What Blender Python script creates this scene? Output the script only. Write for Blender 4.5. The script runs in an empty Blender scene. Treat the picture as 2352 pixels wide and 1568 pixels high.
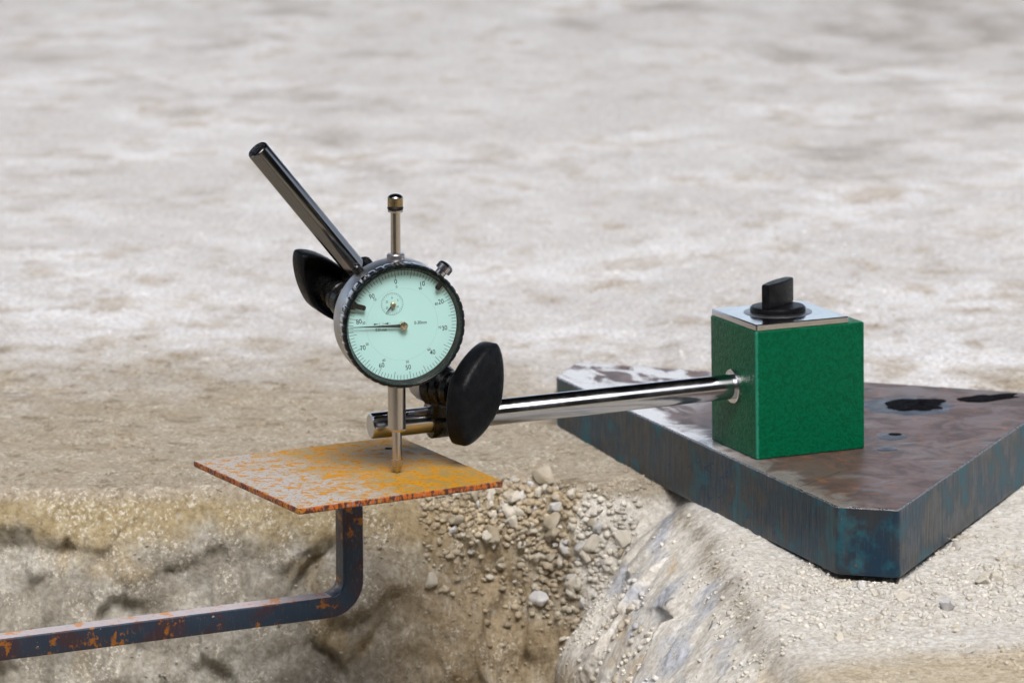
import bpy, math, random
import numpy as np
from mathutils import Vector, Matrix
S = 0.001                      # every length below is written in millimetres
scene = bpy.context.scene
COL = scene.collection
R = math.radians

# ------------------------------------------------------------------ camera
PITCH, DIST = R(12), 1540.0
cam_d = bpy.data.cameras.new("camera"); cam = bpy.data.objects.new("camera", cam_d); COL.objects.link(cam)
cam.location = (0, -DIST*math.cos(PITCH)*S, DIST*math.sin(PITCH)*S)
cam.rotation_euler = (R(90)-PITCH, 0, 0)
cam_d.sensor_width = 36; cam_d.lens = 8000/2352*36
cam_d.clip_start = 0.05; cam_d.clip_end = 200
cam_d.dof.use_dof = True; cam_d.dof.focus_distance = 1.528; cam_d.dof.aperture_fstop = 20; cam_d.dof.aperture_blades = 0
scene.camera = cam

# ------------------------------------------------------------------ sky, sun, exposure
SUN_EL, SUN_AZ = R(55), R(172)          # azimuth clockwise from +Y: behind the camera, a little to the right
w = bpy.data.worlds.new("World"); scene.world = w; w.use_nodes = True
nt = w.node_tree; bg = nt.nodes['Background']
sky = nt.nodes.new('ShaderNodeTexSky'); sky.sky_type = 'NISHITA'; sky.sun_disc = False
sky.sun_elevation = SUN_EL; sky.sun_rotation = SUN_AZ; sky.air_density = 1.0; sky.dust_density = 4.0; sky.ozone_density = 1.0
hs = nt.nodes.new('ShaderNodeHueSaturation'); hs.inputs['Saturation'].default_value = 0.62
nt.links.new(sky.outputs[0], hs.inputs['Color']); nt.links.new(hs.outputs[0], bg.inputs[0]); bg.inputs[1].default_value = 0.15
sun_d = bpy.data.lights.new("sun", 'SUN'); sun_d.energy = 1.2; sun_d.angle = R(26); sun_d.color = (1, 0.99, 0.98)
sun = bpy.data.objects.new("sun", sun_d); COL.objects.link(sun)
sv = Vector((math.sin(SUN_AZ)*math.cos(SUN_EL), math.cos(SUN_AZ)*math.cos(SUN_EL), math.sin(SUN_EL)))
sun.rotation_euler = sv.to_track_quat('Z', 'Y').to_euler()
scene.view_settings.view_transform = 'Standard'; scene.view_settings.look = 'None'
scene.view_settings.exposure = .97; scene.view_settings.gamma = 1
scene.cycles.use_denoising = True
scene.cycles.max_bounces = 10; scene.cycles.transparent_max_bounces = 12
scene.cycles.sample_clamp_indirect = 6

# ------------------------------------------------------------------ node helpers
class NB:
    def __init__(s, name):
        s.m = bpy.data.materials.new(name); s.m.use_nodes = True; s.t = s.m.node_tree
        s.b = s.t.nodes['Principled BSDF']; s.co = None
    def n(s, t, **kw):
        x = s.t.nodes.new(t)
        for k, v in kw.items(): setattr(x, k, v)
        return x
    def l(s, a, b): s.t.links.new(a, b)
    def coord(s, scale=(1, 1, 1), rot=(0, 0, 0)):       # object coordinates turned into millimetres
        tc = s.n('ShaderNodeTexCoord'); mp = s.n('ShaderNodeMapping')
        mp.inputs['Scale'].default_value = [1000*q for q in scale]; mp.inputs['Rotation'].default_value = rot
        s.l(tc.outputs['Object'], mp.inputs['Vector']); return mp.outputs[0]
    def noise(s, v, sc, det=4, rough=.55, dist=0.):
        x = s.n('ShaderNodeTexNoise'); s.l(v, x.inputs['Vector'])
        x.inputs['Scale'].default_value = sc; x.inputs['Detail'].default_value = det
        x.inputs['Roughness'].default_value = rough; x.inputs['Distortion'].default_value = dist
        return x.outputs['Fac']
    def ramp(s, f, a, b, ca=0., cb=1.):                  # smooth threshold
        x = s.n('ShaderNodeMapRange', interpolation_type='SMOOTHSTEP'); s.l(f, x.inputs['Value'])
        for i, q in enumerate((a, b, ca, cb)): x.inputs[i+1].default_value = q
        return x.outputs[0]
    def mix(s, f, a, b, mode='MIX'):
        x = s.n('ShaderNodeMix', data_type='RGBA', blend_type=mode)
        for i, q in ((0, f), (6, a), (7, b)):
            if isinstance(q, (int, float)): x.inputs[i].default_value = q if i == 0 else (q, q, q, 1)
            elif isinstance(q, tuple): x.inputs[i].default_value = (*q, 1)
            else: s.l(q, x.inputs[i])
        return x.outputs[2]
    def math(s, op, a, b=0.):
        x = s.n('ShaderNodeMath', operation=op)
        for i, q in ((0, a), (1, b)):
            if isinstance(q, (int, float)): x.inputs[i].default_value = q
            else: s.l(q, x.inputs[i])
        return x.outputs[0]
    def set(s, key, v):
        k = s.b.inputs[key]
        if isinstance(v, tuple): k.default_value = (*v, 1)
        elif isinstance(v, (int, float)): k.default_value = v
        else: s.l(v, k)
    def bump(s, h, dist_mm, strength=1., prev=None):
        x = s.n('ShaderNodeBump'); x.inputs['Strength'].default_value = strength; x.inputs['Distance'].default_value = dist_mm*S
        s.l(h, x.inputs['Height'])
        if prev: s.l(prev, x.inputs['Normal'])
        s.l(x.outputs[0], s.b.inputs['Normal']); return x.outputs[0]

def metal(name, col, rough, wear=.06, scratch=(1, 1, 1), bump=0.):
    m = NB(name); v = m.coord(scratch)
    f = m.noise(v, .9, 5, .6)
    m.set('Base Color', m.mix(f, tuple(c*.82 for c in col), col)); m.set('Metallic', 1.)
    m.set('Roughness', m.ramp(m.noise(v, .35, 6, .7), .3, .7, max(.02, rough-wear), rough+wear))
    if bump: m.bump(m.noise(v, 3, 3), bump)
    return m.m
def plastic(name, col, rough, bump=0., bscale=1.5, spec=.5):
    m = NB(name); v = m.coord(); f = m.noise(v, .25, 5, .6)
    m.set('Base Color', m.mix(m.ramp(f, .35, .75), col, tuple(c*1.5+.004 for c in col)))
    m.set('Roughness', m.ramp(m.noise(v, .6, 4), .3, .7, rough-.07, rough+.08)); m.set('Specular IOR Level', spec)
    if bump: m.bump(m.noise(v, bscale, 2, .5, .6), bump)
    return m.m

M = {}
M['chrome'] = metal('chrome', (.56, .57, .60), .15, .05, (.25, .25, .25))
M['dark_chrome'] = metal('dark_chrome', (.24, .235, .23), .15, .05, (.25, .25, .25))
M['satin_steel'] = metal('satin_steel', (.60, .55, .50), .24, .03, (.6, .6, .05))
M['satin_grey'] = metal('satin_grey', (.42, .42, .44), .36, .05)
M['bright_cut'] = metal('bright_cut', (.75, .75, .77), .22, .06)
M['black_bezel'] = plastic('black_bezel', (.004, .006, .006), .15, .006, 2, .22)
M['matte_black'] = plastic('matte_black', (.003, .003, .004), .4, spec=.12)
M['leather_black'] = plastic('leather_black', (.004, .0045, .006), .36, .26, 1.15, .12)
M['clamp_black'] = plastic('clamp_black', (.004, .004, .004), .26, spec=.4)
M['rubber'] = plastic('rubber', (.003, .003, .004), .4, spec=.3)
M['brass'] = metal('brass', (.55, .44, .27), .28, .06, (1, 1, .3))
M['brass_bright'] = metal('brass_bright', (.72, .62, .45), .24)
M['ink'] = plastic('ink', (.014, .022, .026), .6)
M['ink_soft'] = plastic('ink_soft', (.016, .028, .034), .6)
M['groove'] = plastic('groove', (.30, .47, .45), .5)
M['needle'] = plastic('needle', (.016, .018, .02), .4)

def m_face():
    m = NB('dial_mint'); v = m.coord()
    f = m.noise(v, .08, 3); g = m.noise(v, 1.2, 3)
    c = m.mix(f, (.49, .755, .75), (.52, .79, .785)); c = m.mix(m.ramp(g, .68, .74, 0, .35), c, (.33, .56, .50))
    m.set('Base Color', c); m.set('Roughness', .55); return m.m
M['face'] = m_face()
def m_glass():
    m = NB('crystal_pane'); t = m.t; out = t.nodes['Material Output']; t.nodes.remove(m.b)
    lw = m.n('ShaderNodeLayerWeight'); fr = m.math('ADD', .03, m.math('MULTIPLY', .97, m.math('POWER', lw.outputs['Facing'], 5)))
    tr = m.n('ShaderNodeBsdfTransparent'); tr.inputs[0].default_value = (.97, .99, .985, 1)
    gl = m.n('ShaderNodeBsdfGlossy'); gl.inputs['Roughness'].default_value = .02
    mx = m.n('ShaderNodeMixShader'); m.l(fr, mx.inputs[0]); m.l(tr.outputs[0], mx.inputs[1]); m.l(gl.outputs[0], mx.inputs[2])
    m.l(mx.outputs[0], out.inputs[0]); return m.m
M['glass'] = m_glass()
M['bezel_side'] = metal('bezel_side', (.42, .42, .44), .12, .04)
def m_green():
    m = NB('green_hammer_paint'); v = m.coord()
    h = m.noise(v, .5, 3, .5, 1.0); d = m.noise(v, .12, 4)
    c = m.mix(m.ramp(h, .35, .62), (.000, .068, .028), (.000, .098, .044)); c = m.mix(m.ramp(d, .4, .8, 0, .3), c, (.000, .10, .035))
    sp = m.ramp(m.noise(v, .9, 6, .8), .74, .78); c = m.mix(sp, c, (.12, .16, .10))
    sx = m.n('ShaderNodeSeparateXYZ'); m.l(v, sx.inputs[0]); mxy = m.math('MAXIMUM', m.math('ABSOLUTE', sx.outputs[0]), m.math('ABSOLUTE', sx.outputs[1]))
    e = m.math('ADD', mxy, m.math('MULTIPLY', m.noise(v, .5, 5, .7), 2.2)); c = m.mix(m.ramp(e, 1.7, 2.6, .75, 0), c, (.03, .22, .15))
    m.set('Base Color', c); m.set('Roughness', m.ramp(h, .3, .7, .42, .30)); m.set('Specular IOR Level', .12)
    m.bump(h, .5, .8); return m.m
M['green'] = m_green()
BM = Matrix(((0.93013225, -0.36659237, -0.02154126, 114.83230087), (0.36707801, 0.92981758, 0.02632474, 80.0), (0.01037899, -0.03239281, 0.99942132, -73.98353592), (0, 0, 0, 1)))
BI = BM.inverted()
_a = BI @ Vector((23.3, 294, -81.6)); _b = BI @ Vector((143.1, -16.4, -70.8)); _d = (_b-_a).xy.normalized(); SLN = (-_d.y, _d.x, -(-_d.y*_a.x+_d.x*_a.y))
def m_steel(side):
    m = NB('flame_cut_edge' if side else 'mill_scale_top'); v = m.coord()
    if side:
        vs = m.coord((1, 1, .06)); st = m.noise(vs, .9, 4, .7); bl = m.noise(v, .03, 4, .6, .5); b2 = m.noise(v, .07, 4, .6)
        c = m.mix(m.ramp(bl, .38, .62), (.010, .036, .068), (.034, .040, .048))
        c = m.mix(m.ramp(b2, .50, .66, 0, .75), c, (.018, .12, .16)); c = m.mix(m.ramp(m.noise(m.coord((1, 1, .3)), .06, 3), .58, .72, 0, .6), c, (.075, .062, .052))
        c = m.mix(m.ramp(st, .52, .8, 0, .32), c, (.11, .12, .135))
        c = m.mix(m.ramp(m.noise(v, .2, 5, .7), .66, .74, 0, .7), c, (.20, .10, .05))
        c = m.mix(m.ramp(m.noise(v, .35, 5, .7), .69, .73, 0, .9), c, (.36, .34, .31))
        m.set('Base Color', c); m.set('Metallic', .35); m.set('Roughness', m.ramp(b2, .35, .7, .30, .52))
        m.bump(st, .28, .8)
    else:
        bl = m.noise(v, .022, 5, .6, .8); b2 = m.noise(v, .05, 6, .65, 1.); pit = m.noise(v, .9, 5, .7)
        c = m.mix(m.ramp(bl, .35, .65), (.115, .062, .050), (.120, .085, .078))
        c = m.mix(m.ramp(b2, .50, .62, 0, .6), c, (.055, .048, .052)); c = m.mix(m.ramp(m.noise(v, .06, 5, .7, 2), .56, .66, 0, .7), c, (.26, .105, .045))
        c = m.mix(m.ramp(m.noise(m.coord((.5, 1.4, 1)), .045, 5, .6, 1.5), .58, .66, 0, .3), c, (.24, .23, .23))
        c = m.mix(m.ramp(pit, .62, .75, 0, .5), c, (.22, .17, .15))
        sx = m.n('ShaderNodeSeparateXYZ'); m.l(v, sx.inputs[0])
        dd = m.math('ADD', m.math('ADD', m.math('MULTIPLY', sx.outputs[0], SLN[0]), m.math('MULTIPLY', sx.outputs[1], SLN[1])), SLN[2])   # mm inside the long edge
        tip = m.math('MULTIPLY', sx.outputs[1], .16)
        glare = m.ramp(m.math('ADD', dd, m.math('MULTIPLY', m.math('SUBTRACT', m.noise(v, .045, 5, .6, 1.2), .5), 60.)), 2, 16, 1, 0)
        glare2 = m.math('MULTIPLY', m.ramp(m.math('SUBTRACT', sx.outputs[1], dd), 70, 150), m.ramp(m.noise(m.coord((1, .5, 1)), .07, 5, .6, 1.), .45, .55))
        glare = m.math('MAXIMUM', glare, glare2)
        c = m.mix(m.math('MULTIPLY', glare, m.ramp(sx.outputs[1], -15, 55, .22, .9)), c, (.66, .65, .66))  # whitish glare along the long edge painted into the base colour
        m.set('Base Color', c); m.set('Metallic', .25); m.set('Roughness', m.mix(glare, m.ramp(b2, .38, .66, .36, .50), .26)); m.set('Specular IOR Level', .35)
        h = m.bump(bl, .02, .4); m.bump(pit, .05, .5, h)
    return m.m
M['worn_edge'] = metal('worn_edge', (.42, .41, .42), .3, .12, (1.2, 1.2, 1.2), .3)
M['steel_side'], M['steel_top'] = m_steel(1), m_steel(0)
def m_slag():
    m = NB('black_slag_and_pit'); v = m.coord(); h = m.noise(v, .6, 5, .6)
    m.set('Base Color', m.mix(m.ramp(h, .45, .7), (.003, .003, .004), (.012, .012, .016))); m.set('Roughness', .75); m.set('Specular IOR Level', .05); m.bump(h, 2.2); return m.m
M['slag'] = m_slag()
M['spatter'] = metal('spatter', (.05, .11, .24), .3, .05)
M['scorched'] = metal('scorched', (.13, .13, .16), .34, .1, (.3, .3, .3), .3)
def m_rust(edge):
    m = NB('rust_edge' if edge else 'rust_film'); v = m.coord()
    if edge:
        vs = m.coord((1, 1, .5)); a = m.noise(vs, .5, 4, .65); b = m.noise(vs, .8, 5, .7)
        c = m.mix(m.ramp(a, .44, .56), (.085, .022, .010), (.46, .11, .006)); c = m.mix(m.ramp(b, .55, .62, 0, .9), c, (.25, .20, .22))
        c = m.mix(m.ramp(m.noise(v, .3, 5), .55, .68), c, (.42, .22, .02)); m.set('Base Color', c); m.set('Roughness', .6); m.bump(b, .5)
    else:
        sx = m.n('ShaderNodeSeparateXYZ'); m.l(v, sx.inputs[0])
        vr = m.coord((.72, 1.0, 1))
        gr = m.math('ADD', m.math('MULTIPLY', sx.outputs[0], .008), m.math('MULTIPLY', sx.outputs[1], .006))
        big = m.noise(v, .035, 5, .65); zone = m.ramp(m.math('ADD', m.math('ADD', big, gr), m.math('MULTIPLY', m.math('SUBTRACT', m.noise(vr, .16, 5, .7), .5), .85)), .08, .64)     # 0 = whitish film, 1 = rust
        fine = m.noise(vr, .8, 6, .75); fine2 = m.noise(v, 1.6, 4, .7)
        whit = m.mix(fine, (.25, .24, .225), (.46, .45, .43)); oliv = m.mix(fine, (.235, .16, .03), (.31, .235, .085))
        c = m.mix(zone, whit, oliv)
        c = m.mix(m.ramp(fine2, .55, .7, 0, .45), c, (.30, .27, .22))
        sp = m.noise(vr, .24, 5, .62, .4)
        thr = m.math('ADD', sp, m.math('MULTIPLY', zone, .075))
        c = m.mix(m.ramp(thr, .535, .59, 0, .9), c, m.mix(fine, (.40, .17, .001), (.50, .235, .003)))
        sp2 = m.noise(v, .62, 4, .6); c = m.mix(m.ramp(sp2, .56, .60, 0, .85), c, (.34, .125, .008))
        m.set('Base Color', c); m.set('Roughness', m.ramp(sp, .5, .62, .45, .7)); m.set('Specular IOR Level', .16)
        m.bump(fine, .08, .6)
    return m.m
M['rust_top'], M['rust_edge'] = m_rust(0), m_rust(1)
def m_bar():
    m = NB('blued_bar_steel'); v = m.coord(); a = m.noise(v, .05, 5, .6, .6); st = m.noise(m.coord((1, 1, .3), (0, 0, R(0))), .9, 5, .7)
    c = m.mix(m.ramp(a, .40, .62), (.030, .050, .082), (.060, .036, .044)); c = m.mix(m.ramp(st, .5, .75, 0, .4), c, (.12, .12, .13))
    c = m.mix(m.ramp(m.noise(v, .13, 5, .68), .56, .62, 0, .85), c, (.38, .14, .018)); c = m.mix(m.ramp(m.noise(v, .5, 4, .6), .70, .73, 0, .9), c, (.5, .48, .44))
    m.set('Base Color', c); m.set('Metallic', .45); m.set('Roughness', m.ramp(a, .3, .7, .28, .42)); m.bump(st, .15); return m.m
M['bar'] = m_bar()
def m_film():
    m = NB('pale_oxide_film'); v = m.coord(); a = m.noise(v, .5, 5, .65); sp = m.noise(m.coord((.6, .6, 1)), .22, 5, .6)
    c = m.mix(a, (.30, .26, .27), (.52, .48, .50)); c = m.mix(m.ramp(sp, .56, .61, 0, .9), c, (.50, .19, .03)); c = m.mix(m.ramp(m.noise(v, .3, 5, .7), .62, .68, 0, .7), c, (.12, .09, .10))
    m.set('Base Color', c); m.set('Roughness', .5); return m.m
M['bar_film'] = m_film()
def m_ground(name, fine_amt=.5):
    m = NB(name); at = m.n('ShaderNodeVertexColor', layer_name='soil'); v = m.coord()
    f = m.noise(v, .35, 8, .68); g = m.noise(v, 1.3, 5, .7)
    c = m.mix(1., at.outputs[0], m.mix(m.ramp(f, .3, .7), (.70, .67, .63), (1.22, 1.24, 1.26)), 'MULTIPLY')
    c = m.mix(m.ramp(g, .60, .70, 0, .45), c, m.mix(.6, at.outputs[0], (.62, .60, .56)))
    c = m.mix(m.ramp(g, .40, .32, 0, .35), c, (.10, .085, .06))
    cl = m.ramp(m.noise(v, .055, 4, .6), .45, .60); fl = m.noise(v, .55, 5, .72)
    c = m.mix(m.math('MULTIPLY', m.ramp(fl, .54, .585, 0, .95), cl), c, (.60, .565, .49)); c = m.mix(m.ramp(m.noise(v, .42, 5, .75), .395, .345, 0, .6), c, (.115, .09, .055))
    m.set('Base Color', c); m.set('Roughness', .9); m.set('Specular IOR Level', .15)
    al = at.outputs[1]; h = m.bump(m.math('MULTIPLY', f, al), 1.5, .8); m.bump(m.math('MULTIPLY', g, al), .45, .7, h); return m.m
M['soil'] = m_ground('dusty_limestone_soil')
def m_stone(name, a, b, dk):
    m = NB(name); v = m.coord(); oi = m.n('ShaderNodeObjectInfo')
    f = m.noise(v, .25, 6, .65); g = m.noise(v, .9, 4, .7)
    c = m.mix(m.ramp(f, .35, .65), a, b); c = m.mix(m.ramp(g, .58, .72, 0, .6), c, dk)
    c = m.mix(m.ramp(oi.outputs['Random'], 0, 1, 0, .5), c, (.36, .33, .27))
    m.set('Base Color', c); m.set('Roughness', .88); m.set('Specular IOR Level', .2); h = m.bump(f, .8, .8); m.bump(g, .3, .6, h); return m.m
M['stone'] = m_stone('limestone_chip', (.50, .46, .39), (.62, .59, .53), (.36, .33, .28))
M['stone_brown'] = m_stone('dusty_brown_chip', (.30, .25, .17), (.46, .42, .35), (.20, .17, .12))
M['stone_grey'] = m_stone('blue_grey_chip', (.44, .44, .45), (.60, .59, .57), (.13, .14, .18))
def m_gravel(name, a, b):
    m = NB(name); at = m.n('ShaderNodeVertexColor', layer_name='soil'); v = m.coord(); f = m.noise(v, .8, 4, .7)
    m.set('Base Color', m.mix(1., at.outputs[0], m.mix(f, a, b), 'MULTIPLY')); m.set('Roughness', .9); m.set('Specular IOR Level', .15); m.bump(f, .4); return m.m
M['gravel'] = m_gravel('gravel_grit', (.8, .78, .74), (1.15, 1.15, 1.15))
def m_flat(name, col, rough=.9):
    m = NB(name); v = m.coord((.02, .02, .02)); f = m.noise(v, .4, 4)
    m.set('Base Color', m.mix(f, col, tuple(c*1.4 for c in col))); m.set('Roughness', rough); return m.m

# ------------------------------------------------------------------ mesh helpers (mm in, metres out)
def link(name, V, F, mats, parent=None, mi=None, smooth=True, mtx=None, sharp=35):
    me = bpy.data.meshes.new(name)
    V = np.asarray(V, float)
    if mtx is not None:
        A = np.array(mtx); V = V @ A[:3, :3].T + A[:3, 3]
    me.from_pydata([tuple(q) for q in V*S], [], [tuple(int(i) for i in f) for f in F])
    for q in (mats if isinstance(mats, (list, tuple)) else [mats]): me.materials.append(q)
    if mi is not None: me.polygons.foreach_set('material_index', np.array(mi, dtype=np.int32))
    me.update(); me.validate()
    if smooth:
        me.polygons.foreach_set('use_smooth', np.ones(len(me.polygons), bool)); me.set_sharp_from_angle(angle=R(sharp))
    o = bpy.data.objects.new(name, me); COL.objects.link(o)
    if parent: o.parent = parent
    return o
class MB:
    def __init__(s): s.V = []; s.F = []; s.I = []
    def add(s, V, F, m=0):
        k = len(s.V); s.V += [tuple(v) for v in V]; s.F += [tuple(i+k for i in f) for f in F]; s.I += [m]*len(F); return s
    def link(s, name, mats, parent=None, mtx=None, smooth=True, sharp=35):
        return link(name, s.V, s.F, mats, parent, s.I, smooth, mtx, sharp)
def frame(o, z, x=None):                    # matrix whose local z is the given axis
    z = Vector(z).normalized(); x = Vector(x) if x is not None else (Vector((1, 0, 0)) if abs(z.x) < .9 else Vector((0, 1, 0)))
    x = (x - z*x.dot(z)).normalized(); y = z.cross(x)
    m = Matrix((x, y, z)).transposed().to_4x4(); m.translation = Vector(o); return m
def tf(m, V): 
    A = np.array(m); return np.asarray(V, float) @ A[:3, :3].T + A[:3, 3]
def lathe(prof, n=48, mod=None, cap0=True, cap1=True):     # prof = [(r, z)], mod(theta, i) -> added radius
    V = []; F = []
    for i, (r, z) in enumerate(prof):
        for k in range(n):
            t = 2*math.pi*k/n; q = r+(mod(t, i) if mod else 0); V.append((q*math.cos(t), q*math.sin(t), z))
    for i in range(len(prof)-1):
        for k in range(n):
            a = i*n+k; b = i*n+(k+1) % n; F.append((a, b, b+n, a+n))
    if cap0: F.append(tuple(range(n))[::-1])
    if cap1: F.append(tuple(range((len(prof)-1)*n, len(prof)*n)))
    return V, F
def cyl(r, z0, z1, n=48, ch=.25):
    return lathe([(r-ch, z0), (r, z0+ch), (r, z1-ch), (r-ch, z1)], n)
def knurl(r, z0, z1, teeth, depth, n_per=6, ch=.3):
    n = teeth*n_per
    def mod(t, i): 
        if i in (0, 3): return 0
        return -depth*(abs(math.sin(t*teeth/2))**.6 < .55)
    return lathe([(r-ch-depth, z0), (r, z0+ch), (r, z1-ch), (r-ch-depth, z1)], n, mod)
def prism(poly, z0, z1, bev=.4):            # polygon extruded, top and bottom edges bevelled
    P = np.array(poly, float); c = P.mean(0); n = len(P)
    e1 = P-np.roll(P, 1, 0); e2 = np.roll(P, -1, 0)-P
    nn = np.stack([e1[:, 1]/np.linalg.norm(e1, axis=1)+e2[:, 1]/np.linalg.norm(e2, axis=1), -e1[:, 0]/np.linalg.norm(e1, axis=1)-e2[:, 0]/np.linalg.norm(e2, axis=1)], 1)
    nn /= np.maximum(np.linalg.norm(nn, axis=1, keepdims=True), 1e-6)
    I = P-nn*bev
    V = [(*q, z0) for q in I]+[(*q, z0+bev) for q in P]+[(*q, z1-bev) for q in P]+[(*q, z1) for q in I]
    F = [(i*n+k, i*n+(k+1) % n, (i+1)*n+(k+1) % n, (i+1)*n+k) for i in range(3) for k in range(n)]
    F += [tuple(range(n))[::-1], tuple(range(3*n, 4*n))]
    return V, F
def rrect(a, b, r, n=5, cx=0, cy=0):        # rounded rectangle outline, counter-clockwise
    out = []
    for sx, sy, t0 in ((1, 1, 0), (-1, 1, 90), (-1, -1, 180), (1, -1, 270)):
        for k in range(n+1):
            t = R(t0+90*k/n); out.append((cx+sx*(a/2-r)+r*math.cos(t), cy+sy*(b/2-r)+r*math.sin(t)))
    return out
def thing(name, loc, label, cat, group=None, mtx=None):
    o = bpy.data.objects.new(name, None); COL.objects.link(o); o.empty_display_size = .01
    if mtx is not None:
        m = mtx.copy(); m.translation = m.translation*S; o.matrix_world = m
    else: o.location = [q*S for q in loc]
    tag(o, label, cat, group); return o
def tag(o, label=None, cat=None, group=None, kind=None):
    for k, v in (('label', label), ('category', cat), ('group', group), ('kind', kind)):
        if v: o[k] = v
    return o

# ------------------------------------------------------------------ numpy noise
_rng = np.random.RandomState(7); _perm = _rng.permutation(256); _perm = np.concatenate([_perm]*3)
_g = _rng.normal(size=(256, 3)); _g /= np.linalg.norm(_g, axis=1, keepdims=True)
def perlin(x, y, z=0.):
    x = np.asarray(x, float); y = np.asarray(y, float); z = np.zeros_like(x)+z
    xi = np.floor(x).astype(int); yi = np.floor(y).astype(int); zi = np.floor(z).astype(int)
    xf, yf, zf = x-xi, y-yi, z-zi; u, v, w_ = [t*t*t*(t*(t*6-15)+10) for t in (xf, yf, zf)]
    def g(a, b, c):
        h = _perm[_perm[_perm[(xi+a) & 255]+((yi+b) & 255)]+((zi+c) & 255)]; q = _g[h]
        return q[..., 0]*(xf-a)+q[..., 1]*(yf-b)+q[..., 2]*(zf-c)
    L = lambda a, b, t: a+(b-a)*t
    return 1.4*L(L(L(g(0,0,0), g(1,0,0), u), L(g(0,1,0), g(1,1,0), u), v), L(L(g(0,0,1), g(1,0,1), u), L(g(0,1,1), g(1,1,1), u), v), w_)
def fbm(x, y, z, sc, oc=4, gain=.5, ridged=False):
    s = 0; a = 1; tot = 0
    for o in range(oc):
        q = perlin(x/sc+17.3*o, y/sc-9.1*o, np.asarray(z)/sc+3.7*o)
        if ridged: q = 1-2*np.abs(q)
        s = s+a*q; tot += a; a *= gain; sc /= 2.03
    return s/tot
def sst(x, a, b):
    t = np.clip((x-a)/(b-a), 0, 1); return t*t*(3-2*t)

# ------------------------------------------------------------------ terrain
def grid_axis(segs):
    out = [segs[0][0]]
    for a, b, st0, st1 in segs:
        x = a
        while x < b-1e-6:
            t = (x-a)/(b-a); x += st0+(st1-st0)*t; out.append(min(x, b))
        out[-1] = b
    return np.array(sorted(set(out)))
XA = grid_axis([(-3200, -900, 160, 40), (-900, -330, 30, 6), (-330, -40, 1.5, 1.0), (-40, 120, .75, .75), (120, 330, 1.1, 1.6), (330, 900, 6, 30), (900, 3200, 40, 160)])
YA = grid_axis([(-900, -260, 40, 8), (-260, 85, 1.6, 1.1), (85, 205, .62, .62), (205, 430, 1.3, 3.0), (430, 1500, 4, 9), (1500, 3200, 10, 30), (3200, 9000, 40, 300)])
ZG = -108.0
def ledge_line(x):              # where the flat ground breaks off, seen from the front
    return 160 + 10*fbm(x, 0*x, 3., 90, 3) + 24*np.exp(-((x-2)/36.)**2)
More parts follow.
